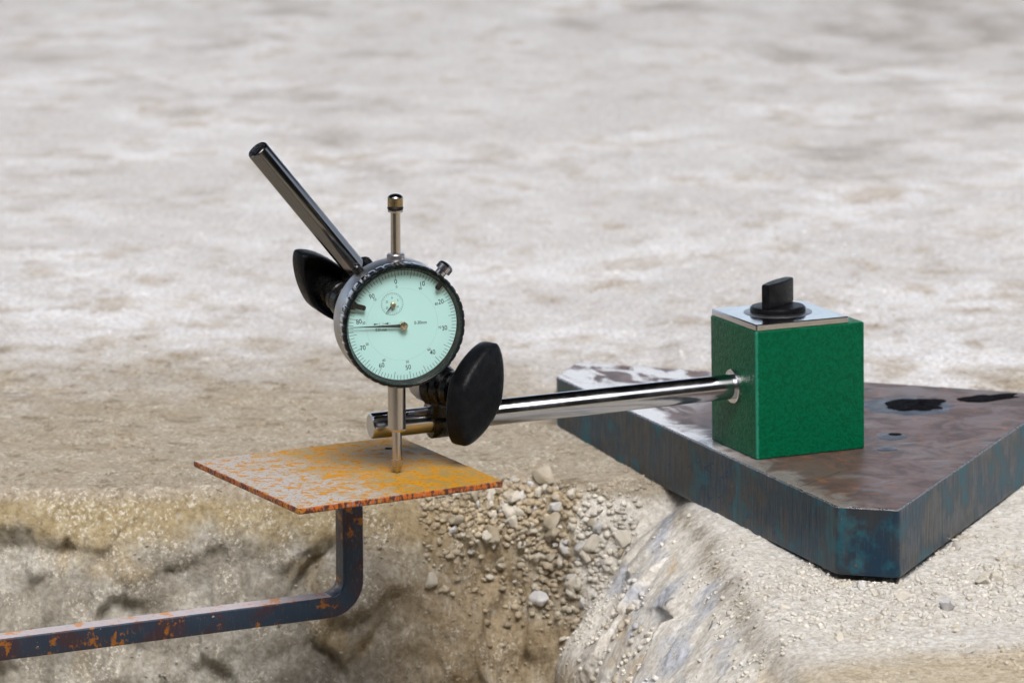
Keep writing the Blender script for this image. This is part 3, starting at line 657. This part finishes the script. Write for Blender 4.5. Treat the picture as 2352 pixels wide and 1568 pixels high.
    def text(s, px, py, cap, rot, mat='ink', name='numeral', sq=.86):
        if s not in cache:
            cu = bpy.data.curves.new('numeral', 'FONT'); cu.body = s; cu.align_x = 'CENTER'; cu.align_y = 'CENTER'; cu.size = 1; cu.offset = .012 if s.isdigit() else .016; cu.resolution_u = 4
            to = bpy.data.objects.new('numeral', cu); COL.objects.link(to); dg = bpy.context.evaluated_depsgraph_get(); dg.update()
            me = bpy.data.meshes.new_from_object(to.evaluated_get(dg)); me.name = 'numeral'
            bpy.data.objects.remove(to); bpy.data.curves.remove(cu); cache[s] = me
            co = np.zeros(len(me.vertices)*3); me.vertices.foreach_get('co', co); co = co.reshape(-1, 3)
            mn, mx = co.min(0), co.max(0); co = co-(mn+mx)/2; hh = 1/(.70 if not s.isdigit() else (mx[1]-mn[1])); 
            co *= hh; co[:, 0] *= 1; me.vertices.foreach_set('co', co.ravel()); me.update(); me.materials.clear(); me.materials.append(M['ink'])
        me = cache[s]
        if mat != 'ink': me = me.copy(); me.materials.clear(); me.materials.append(M[mat])
        o = bpy.data.objects.new(name, me); COL.objects.link(o); o.parent = root
        x, z = P(px, py); o.location = (x*S, yf*S, z*S)
        o.rotation_euler = Matrix.Rotation(-rot, 3, 'Y').__matmul__(Matrix.Rotation(R(90), 3, 'X')).to_euler(); o.scale = (cap*S*sq, cap*S, S)
        return o
    for s, px, py in (('0', 664, 404), ('10', 918, 438), ('20', 1093, 616), ('30', 1127, 869), ('40', 1010, 1093), ('50', 778, 1222), ('60', 525, 1187), ('70', 349, 1012), ('80', 314, 762), ('90', 437, 531)):
        text(s, px, py, 2.2, R(8.3))
    for s, px, py in (('0', 672, 453), ('90', 897, 482), ('80', 1050, 636), ('70', 1080, 862), ('60', 977, 1065), ('50', 771, 1170), ('40', 546, 1142), ('30', 389, 980), ('20', 359, 778), ('10', 467, 562)):
        text(s, px, py, 1.26, R(8.3))
    for s, px, py in (('0', 628, 555), ('5', 683, 580), ('10', 680, 641), ('15', 628, 674), ('20', 580, 648), ('25', 579, 590)):
        text(s, px, py, 1.0, 0, 'ink_soft')
    text('0.01mm', 524, 851, 1.4, 0, 'ink_soft', 'lettering', .80); text('0-30mm', 897, 803, 1.48, 0, 'ink_soft', 'lettering', .82)
    # pointers
    def pointer(name, base, tip, w0, w1, wmid, tmid, y, hub_r, mat_h):
        b = Vector(base); t = Vector(tip); d = (t-b).normalized(); p = Vector((-d.y, d.x)); mdp = b+(t-b)*tmid
        o2 = [(b, w0), (mdp, wmid), (t, w1)]; V = []
        for yy in (y, y+.18):
            for q, w_ in o2: V += [((q+p*w_/2).x, yy, (q+p*w_/2).y), ((q-p*w_/2).x, yy, (q-p*w_/2).y)]
        F = [(0, 1, 3, 2), (2, 3, 5, 4), (6, 8, 9, 7), (8, 10, 11, 9), (0, 2, 8, 6), (2, 4, 10, 8), (1, 7, 9, 3), (3, 9, 11, 5), (4, 5, 11, 10), (0, 6, 7, 1)]
        ptr = link(name, V, F, M['needle'], root, smooth=False)
        V, F = lathe([(hub_r*.82, -1.0), (hub_r, -.85), (hub_r, 1.2)][::1], 48); V = tf(frame((b.x, y, b.y), (0, 1, 0), (1, 0, 0)), V)
        h = link('hub', V, F, mat_h, ptr, sharp=30)
        V, F = lathe([(hub_r*.12, -1.1), (hub_r*.26, -1.04), (hub_r*.3, -.95)], 20); link('arbor', tf(frame((b.x, y, b.y), (0, 1, 0), (1, 0, 0)), V), F, M['satin_steel'], ptr)
    pointer('pointer', P(728, 820), P(216, 808), 1.5, .18, .7, .55, 2.55, 1.85, M['brass_bright'])
    pointer('small_pointer', P(633, 618), P(566, 693), .75, .12, .5, .5, 3.2, 1.1, M['brass'])
    # tolerance tabs hanging over the face
    for (x0, z0, x1, z1) in ((*P(240, 596), *P(366, 632)), (*P(1118, 398), *P(1042, 490))):
        d = Vector((x1-x0, z1-z0)).normalized(); p = Vector((-d.y, d.x)); poly = []
        b = Vector((x0, z0)); t = Vector((x1, z1))
        for q, w_ in ((b, 3.8), (b+d*1.4, 3.2), (b+d*2.0, 2.2), (t-d*.5, 2.0), (t, 1.2)): poly.append(q+p*w_/2)
        poly += [q-p*w_/2 for q, w_ in ((t, 1.2), (t-d*.5, 2.0), (b+d*2.0, 2.2), (b+d*1.4, 3.2), (b, 3.8))]
        V, F = prism([(q.x, q.y) for q in poly], 1.75, 2.35, .12); V = [(x, z, y) for x, y, z in V]; link('limit_marker', V, F, M['matte_black'], root)
    # plunger and sleeves; axis 15.6 behind the rim
    A = Matrix.Translation((0, 15.6, 0))
    def part(name, pf, mat, n=56, par=root, **k): V, F = lathe(pf, n, **k); return link(name, tf(A, V), F, mat, par, sharp=30)
    part('upper_collar', [(4.0, 25.5), (4.0, 29.6), (3.55, 30.1), (2.5, 30.1)], M['satin_grey'])
    part('upper_stem', [(2.2, 26), (2.2, 49.2)], M['satin_steel'])
    part('cap_flange', [(2.0, 48.7), (3.35, 48.8), (3.45, 49.1), (3.45, 49.7), (3, 49.9)], M['satin_steel'])
    V = []; F = []
    for i in range(48):
        for k in range(14):
            t = 2*math.pi*i/48; u = 2*math.pi*k/14; r = 2.85+.78*math.cos(u); V.append((r*math.cos(t), r*math.sin(t), 50.55+.75*math.sin(u)))
            F.append((i*14+k, ((i+1) % 48)*14+k, ((i+1) % 48)*14+(k+1) % 14, i*14+(k+1) % 14))
    link('rubber_ring', tf(A, V), F, M['rubber'], root)
    V, F = knurl(3.45, 51.2, 55.5, 34, .16); cp = link('cap', tf(A, V), F, M['brass'], root, sharp=20)
    V, F = lathe([(3.4, 55.3), (3.1, 55.9), (2.3, 56.5), (1.2, 56.85), (.2, 56.95)], 48); link('cap_dome', tf(A, V), F, M['dark_chrome'], cp)
    part('lower_sleeve', [(4.0, -50.2+.9-.0), (4.0, -25)], M['satin_steel'], cap0=False)
    part('sleeve_tip', [(2.5, -50.6), (3.5, -50.5), (4.0, -49.6), (4.0, -49.2)], M['satin_steel'])
    sp = part('spindle', [(2.2, -63.6), (2.2, -50)], M['satin_steel'])
    V, F = knurl(2.55, -66.9, -63.2, 26, .13); tip = link('contact_point', tf(A, V), F, M['satin_steel'], root, sharp=20)
    V, F = lathe([(.25, -70.02), (.62, -69.85), (.95, -69.4), (2.25, -67.2), (2.3, -66.8)], 40); link('contact_cone', tf(A, V), F, M['brass'], tip)
    # bezel clamp screw at upper right
    c = Vector((21.0, 9.0, 24.2)); d = Vector((.66, 0, .75)).normalized()
    m = frame(c, d, (0, 1, 0))
    V, F = prism(rrect(3.2, 11.5, .5, 3), -5.2, -4.2, .2); br = link('clamp_bracket', tf(m @ Matrix.Translation((-1.5, 0, -1.0)), V), F, M['bright_cut'], root)
    V, F = lathe([(2.4, -6), (2.4, -2.3)], 32); ns = link('screw_neck', tf(m, V), F, M['chrome'], root)
    V, F = knurl(3.75, -2.4, .6, 30, .17); kc = link('clamp_screw', tf(m, V), F, M['chrome'], root, sharp=20)
    V, F = lathe([(3.6, .5), (3.2, 1.1), (2.1, 1.6), (.9, 1.85), (.1, 1.9)], 40); link('screw_dome', tf(m, V), F, M['dark_chrome'], kc)
    # small black screw on the left shoulder of the case
    m = frame((-16.5, 17, 22.6), (-.55, 0, .83)); V, F = lathe([(2.3, 0), (2.3, 2.6), (1.7, 3.4), (.5, 3.7)], 24); link('case_screw', tf(m, V), F, M['clamp_black'], root)
dial()

# ------------------------------------------------------------------ rusty plate on its bent square bar
def plate_stand():
    z = -62.66
    C4 = [(-145.5, 34.4), (-92.0, -52.0), (-3.7, -3.3), (-52.9, 81.8)]
    c = np.mean(np.array(C4), 0); root = thing('plate_stand', (c[0], c[1], z-66), 'small rusty square steel plate carried on a bent square bar, under the plunger', 'rusty plate')
    P = []
    Q = np.array(C4)-c
    for i in range(4):
        a, b = Q[i], Q[(i+1) % 4]; n = 125
        for k in range(n): P.append(a+(b-a)*k/n)
    P = np.array(P); n = len(P); P2 = P.copy()
    for _ in range(3): P2 = (np.roll(P2, 1, 0)+P2+np.roll(P2, -1, 0))/3
    t = np.roll(P2, -2, 0)-np.roll(P2, 2, 0); t /= np.linalg.norm(t, axis=1, keepdims=True); N = np.stack([t[:, 1], -t[:, 0]], 1); s = np.arange(n)*.8
    rows = [(-1.0, 0, 0, 66), (-.35, -.03, .2, 66), (0, -.35, .4, 66)]+[(0, -q, .5, 66) for q in (.8, 1.3, 1.8, 2.3)]+[(-.35, -2.75, .3, 66), (-1.2, -2.8, 0, 66)]
    V = []; F = []; mi = []
    for off, zz, am, _ in rows:
        rel = am*(.45*fbm(s, 0*s+zz*.8, 0., 2.2, 3, .6)+.35*fbm(s, 0*s, 5., 9, 3))
        for k in range(n): V.append((*(P2[k]+N[k]*(off+rel[k])), zz+66))
    for i in range(len(rows)-1):
        for k in range(n): F.append(((i+1)*n+k, (i+1)*n+(k+1) % n, i*n+(k+1) % n, i*n+k)); mi.append(0 if i < 1 else 1)
    F.append(tuple(range(n))); mi.append(0); F.append(tuple(range((len(rows)-1)*n, len(rows)*n))[::-1]); mi.append(1)
    link('plate', V, F, [M['rust_top'], M['rust_edge']], root, mi, sharp=40)
    V, F = lathe([(1.9, 66.02), (1.7, 66.12), (.4, 66.14)], 24); link('plate_dent', tf(Matrix.Translation((16.5, 42, 0)), V), F, M['slag'], root)
    # bar: square section swept down, round the bend, then away to the left and towards the viewer
    al = R(25); u = np.array((math.cos(al), math.sin(al), 0.)); wv = np.array((math.sin(al), -math.cos(al), 0.)); zup = np.array((0, 0, 1.))
    off = np.array(BAR_OFF); hb = 9.9; zc = 66-2.75-58.6; rb = 11.5
    path = []; 
    for q in np.linspace(0, 1, 22): path.append((off*1+zup*((66-2.7)*(1-q)+(zc+rb)*q), -zup))
    for k in range(1, 15):
        a = R(90)*k/14; path.append((off+zup*(zc+rb)-u*rb+u*rb*math.cos(a)-zup*rb*math.sin(a), -zup*math.cos(a)-u*math.sin(a)))
    for q in np.linspace(0, 1, 120)[1:]: path.append((off+zup*zc-u*rb-u*q*330-zup*q*BAR_SAG, -u))
    V = []; F = []; ns = 24
    sec = rrect(hb, hb, .9, 5); ns = len(sec)
    for i, (p, d) in enumerate(path):
        e2 = np.cross(d, wv)
        for k, (a_, b_) in enumerate(sec):
            q = p+wv*a_+e2*b_; nz = .12*float(perlin(np.array(i*.5), np.array(k*.6), 2.)); V.append(q+(wv*a_+e2*b_)/hb*nz)
    mi = []
    for i in range(len(path)-1):
        for k in range(ns):
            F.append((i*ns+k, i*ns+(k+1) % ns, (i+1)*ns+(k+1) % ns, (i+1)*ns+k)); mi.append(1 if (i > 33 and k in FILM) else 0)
    mi += [0, 0]
    F += [tuple(range(ns))[::-1], tuple(range((len(path)-1)*ns, len(path)*ns))]
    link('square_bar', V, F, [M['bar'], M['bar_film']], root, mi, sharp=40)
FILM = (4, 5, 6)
BAR_OFF = (0., 0., 0.); BAR_SAG = 0.
plate_stand()

# ------------------------------------------------------------------ stones and grit
def chip_mesh(seed, flat=.65):
    import bmesh
    bm = bmesh.new(); rg = np.random.RandomState(seed); P = rg.normal(size=(16, 3)); P /= np.linalg.norm(P, axis=1, keepdims=True); P *= rg.uniform(.75, 1.05, (16, 1))
    for p in P: bm.verts.new((p[0], p[1]*.8, p[2]*flat))
    bmesh.ops.convex_hull(bm, input=bm.verts[:])
    bmesh.ops.delete(bm, geom=[v for v in bm.verts if not v.link_faces], context='VERTS')
    bmesh.ops.bevel(bm, geom=bm.edges[:], offset=.06, segments=1, affect='EDGES')
    me = bpy.data.meshes.new('stone'); bm.to_mesh(me); bm.free(); me.transform(Matrix.Scale(S, 4))
    return me
CH = {k: [] for k in ('stone', 'stone_brown', 'stone_grey')}
for k in CH:
    for i in range(7):
        me = chip_mesh(i+10*len(k), .55+.06*i); me.materials.append(M[k]); CH[k].append(me)
placed = []
def put_stone(x, y, r, kind, rg, label, group, name='stone', sink=.35):
    o = bpy.data.objects.new(name, rg.choice(CH[kind])); COL.objects.link(o)
    z = zat(x, y); o.location = (x*S, y*S, (z+r*(.6-sink))*S)
    gx = (zat(x+2, y)-zat(x-2, y))/4; gy = (zat(x, y+2)-zat(x, y-2))/4
    nrm = Vector((-gx, -gy, 1)).normalized()
    if nrm.z < .5: o.location = (x*S+nrm.x*r*.3*S, y*S+nrm.y*r*.3*S, (z+nrm.z*r*.3)*S)
    sx_, sy_ = shift(x, y); o.location.x += sx_*S; o.location.y += sy_*S
    q = nrm.to_track_quat('Z', 'Y').to_matrix().to_4x4() @ Matrix.Rotation(rg.uniform(0, 6.28), 4, 'Z') @ Matrix.Rotation(rg.uniform(-.4, .4), 4, 'X')
    o.rotation_euler = q.to_euler(); s = r*rg.uniform(.9, 1.15); o.scale = (s, s*rg.uniform(.75, 1.1), s*rg.uniform(.8, 1.1))
    tag(o, label, 'stone', group); placed.append((x, y, r)); return o
def in_plate(x, y, pad=0):
    p = BI @ Vector((x, y, -90)); W = [(23.3, 294), (143.1, -16.4), (170, -25.6), (246.5, 143), (276, 205), (256, 229), (35, 334)]
    ins = True
    for i in range(len(W)):
        a, b = W[i], W[(i+1) % len(W)]; cr = (b[0]-a[0])*(y-a[1])-(b[1]-a[1])*(x-a[0]); L = math.hypot(b[0]-a[0], b[1]-a[1])
        if cr/L < -pad: ins = False
    return ins
rg = random.Random(21)
def y_at(x, d):                # depth at which the broken edge has fallen by d
    col = DROP[:, min(bisect(XA, x), len(XA)-1)]
    k = len(YA)-2
    while k > 0 and (col[k] < d or YA[k] > 300): k -= 1
    return YA[k]
cnt = 0
while cnt < 168:           # scree in the gully behind the rusty plate
    x = rg.uniform(-40, 62); d = rg.gauss((x+22)*.55, 19)
    if d < .3 or d > 100: continue
    y = y_at(x, d)
    if in_plate(x, y, 2): continue
    r = min(7.5, 1.5+rg.expovariate(1/1.6)); kd = rg.choice(['stone', 'stone', 'stone_brown', 'stone_brown', 'stone_grey'])
    lab = {'stone': 'cream', 'stone_brown': 'dusty brown', 'stone_grey': 'light grey'}[kd]+' angular '+('rock' if r > 3.6 else 'chip')+' in the '+('upper' if d < 14 else 'middle' if d < 34 else 'lower')+' part of the scree right of the rusty plate'
    put_stone(x, y, r, kd, rg, lab, 'chips in the gully scree'); cnt += 1
cnt = 0
while cnt < 122:           # crumbs round the front corner of the slab
    x = rg.uniform(80, 250); y = rg.uniform(-150, 130)
    if in_plate(x, y, 1.0): continue
    dist = math.hypot(x-165, y+32)
    if rg.random() > math.exp(-dist/75)+.12: continue
    r = min(4.2, .9+rg.expovariate(1/.8)); kd = rg.choice(['stone', 'stone', 'stone', 'stone_grey'])
    lab = ('cream' if kd == 'stone' else 'light grey')+' limestone '+('lump' if r > 2.4 else 'crumb')+' in the gravel '+('right of' if x > 178 else 'in front of' if x > 140 else 'left of')+' the steel slab corner'
    put_stone(x, y, r, kd, rg, lab, 'crumbs round the slab corner'); cnt += 1
BIG = [(188, -62, 6.2, 'stone_grey', 'white and slate grey angular stone on the gravel below the slab corner'),
       (170, -48, 4.6, 'stone', 'rounded cream lump just in front of the slab corner'),
       (208, -22, 5.0, 'stone', 'pale rounded clod right of the slab corner'),
       (16, y_at(16, 4)+2, 8.5, 'stone_brown', 'largest smooth grey brown stone on top of the gully scree left of the slab'),
       (1, y_at(1, 10), 5.5, 'stone', 'boxy cream stone beside the right corner of the rusty plate')]
for x, y, r, k, lab in BIG: put_stone(x, y, r, k, rg, lab, None, 'stone', .3)
for o in COL.objects:
    if o.name.startswith('stone') and 'group' in o and o['group'] is None: del o['group']
def grit(name, n, sampler, rmin, rmax, seed, label=None, pale=.4):
    r_ = np.random.RandomState(seed); t = (1+5**.5)/2
    B = np.array([(-1, t, 0), (1, t, 0), (-1, -t, 0), (1, -t, 0), (0, -1, t), (0, 1, t), (0, -1, -t), (0, 1, -t), (t, 0, -1), (t, 0, 1), (-t, 0, -1), (-t, 0, 1)])/1.9
    Fb = np.array([(0,11,5),(0,5,1),(0,1,7),(0,7,10),(0,10,11),(1,5,9),(5,11,4),(11,10,2),(10,7,6),(7,1,8),(3,9,4),(3,4,2),(3,2,6),(3,6,8),(3,8,9),(4,9,5),(2,4,11),(6,2,10),(8,6,7),(9,8,1)])
    P = sampler(r_, n)
    if name == 'gravel': P = P[np.array([DROP[bisect(YA, y)-1, bisect(XA, x)-1] < 14 for x, y in P])]
    n = len(P); z = np.array([zat(x, y) for x, y in P]); ix = np.clip(np.searchsorted(XA, P[:, 0])-1, 0, len(XA)-2); iy = np.clip(np.searchsorted(YA, P[:, 1])-1, 0, len(YA)-2)
    col = CC[iy, ix][:, :3]; rr = rmin+(rmax-rmin)*r_.uniform(size=n)**(3 if name != 'rubble' else 2)
    V = B[None]*(1+.28*r_.normal(size=(n, 12, 1)).clip(-1, 1))*rr[:, None, None]*np.array((1, .8, .65))
    a = r_.uniform(0, 6.28, n); c, s_ = np.cos(a), np.sin(a); X = V[..., 0]*c[:, None]-V[..., 1]*s_[:, None]; Y = V[..., 0]*s_[:, None]+V[..., 1]*c[:, None]
    b = r_.uniform(-.6, .6, n); cb, sb = np.cos(b)[:, None], np.sin(b)[:, None]; X, Z = X*cb-V[..., 2]*sb, X*sb+V[..., 2]*cb
    X = X+DX[iy, ix][:, None]; Y = Y+DY[iy, ix][:, None]
    V = np.stack([X+P[:, :1], Y+P[:, 1:], Z+(z+rr*(.0 if name in ('scree', 'face_crumbs') else .2))[:, None]], -1).reshape(-1, 3)*S
    F = (Fb[None]+12*np.arange(n)[:, None, None]).reshape(-1, 3)
    me = bpy.data.meshes.new(name); me.vertices.add(len(V)); me.vertices.foreach_set('co', V.ravel()); me.loops.add(F.size); me.loops.foreach_set('vertex_index', F.ravel().astype(np.int32))
    me.polygons.add(len(F)); me.polygons.foreach_set('loop_start', np.arange(0, F.size, 3, dtype=np.int32)); me.update(calc_edges=True)
    cc = np.repeat(col*(.8+.5*r_.uniform(size=(n, 1)))*(1-pale)+np.array((.56, .53, .47))*pale*r_.uniform(.6, 1.1, size=(n, 1)), 12, 0)
    at = me.color_attributes.new('soil', 'FLOAT_COLOR', 'POINT'); at.data.foreach_set('color', np.concatenate([np.clip(cc, 0, 1), np.ones((len(cc), 1))], 1).ravel())
    me.materials.append(M['gravel']); o = bpy.data.objects.new(name, me); COL.objects.link(o); tag(o, label, 'gravel', kind='stuff'); return o
def s_bank(r_, n):
    x = r_.uniform(60, 270, n*3); y = r_.uniform(-190, 240, n*3); k = np.clip(-.15+np.exp(-np.hypot(x-165, y+30)/70)+.7*fbm(x, y, 1., 40, 2), 0, 1) > r_.uniform(size=n*3)
    k &= np.array([not in_plate(a, b, -6) for a, b in zip(x, y)]); return np.stack([x, y], 1)[k][:n]
def s_gully(r_, n):
    x = r_.normal(10, 38, n*2); y = r_.uniform(95, 200, n*2); k = (fbm(x, y, 3., 16, 3) > .16) & (x > -75) & (x < 75); return np.stack([x, y], 1)[k][:n]
def s_face(r_, n):
    x = r_.uniform(-190, 60, n*5); y = r_.uniform(100, 215, n*5); k = fbm(x, y, 6., 20, 3) > .10; return np.stack([x, y], 1)[k][:n]
def s_top(r_, n):
    x = r_.uniform(-260, 260, n*2); y = 165+r_.uniform(size=n*2)**1.6*700; k = fbm(x, y, 6., 60, 3) > -.05; return np.stack([x, y], 1)[k][:n]
grit('gravel', 16000, s_bank, .2, 1.8, 1, 'loose cream limestone grit spread round the steel slab')
grit('scree', 5000, s_gully, .25, 1.3, 2, 'brown and pale crumbs covering the gully between ledge and bank', .28)
grit('face_crumbs', 3000, s_face, .25, 1.3, 3, 'pale crumbs stuck to the grey rock face of the ledge')
grit('ground_grit', 7000, s_top, .3, 1.7, 4, 'sparse grit on the pale dusty ground beyond the ledge', .05)
def s_rubble(r_, n):
    x = r_.uniform(-45, 64, n*4); d = r_.normal((x+22)*.58, 22); k = (d > .5) & (d < 85) & (fbm(x, d, 1., 14, 2) > -.2)
    x, d = x[k][:n], d[k][:n]; return np.stack([x, [y_at(a, b) for a, b in zip(x, d)]], 1)
grit('rubble', 2400, s_rubble, .5, 2.8, 9, 'dusty angular rubble packed between the chips of the scree', .25)
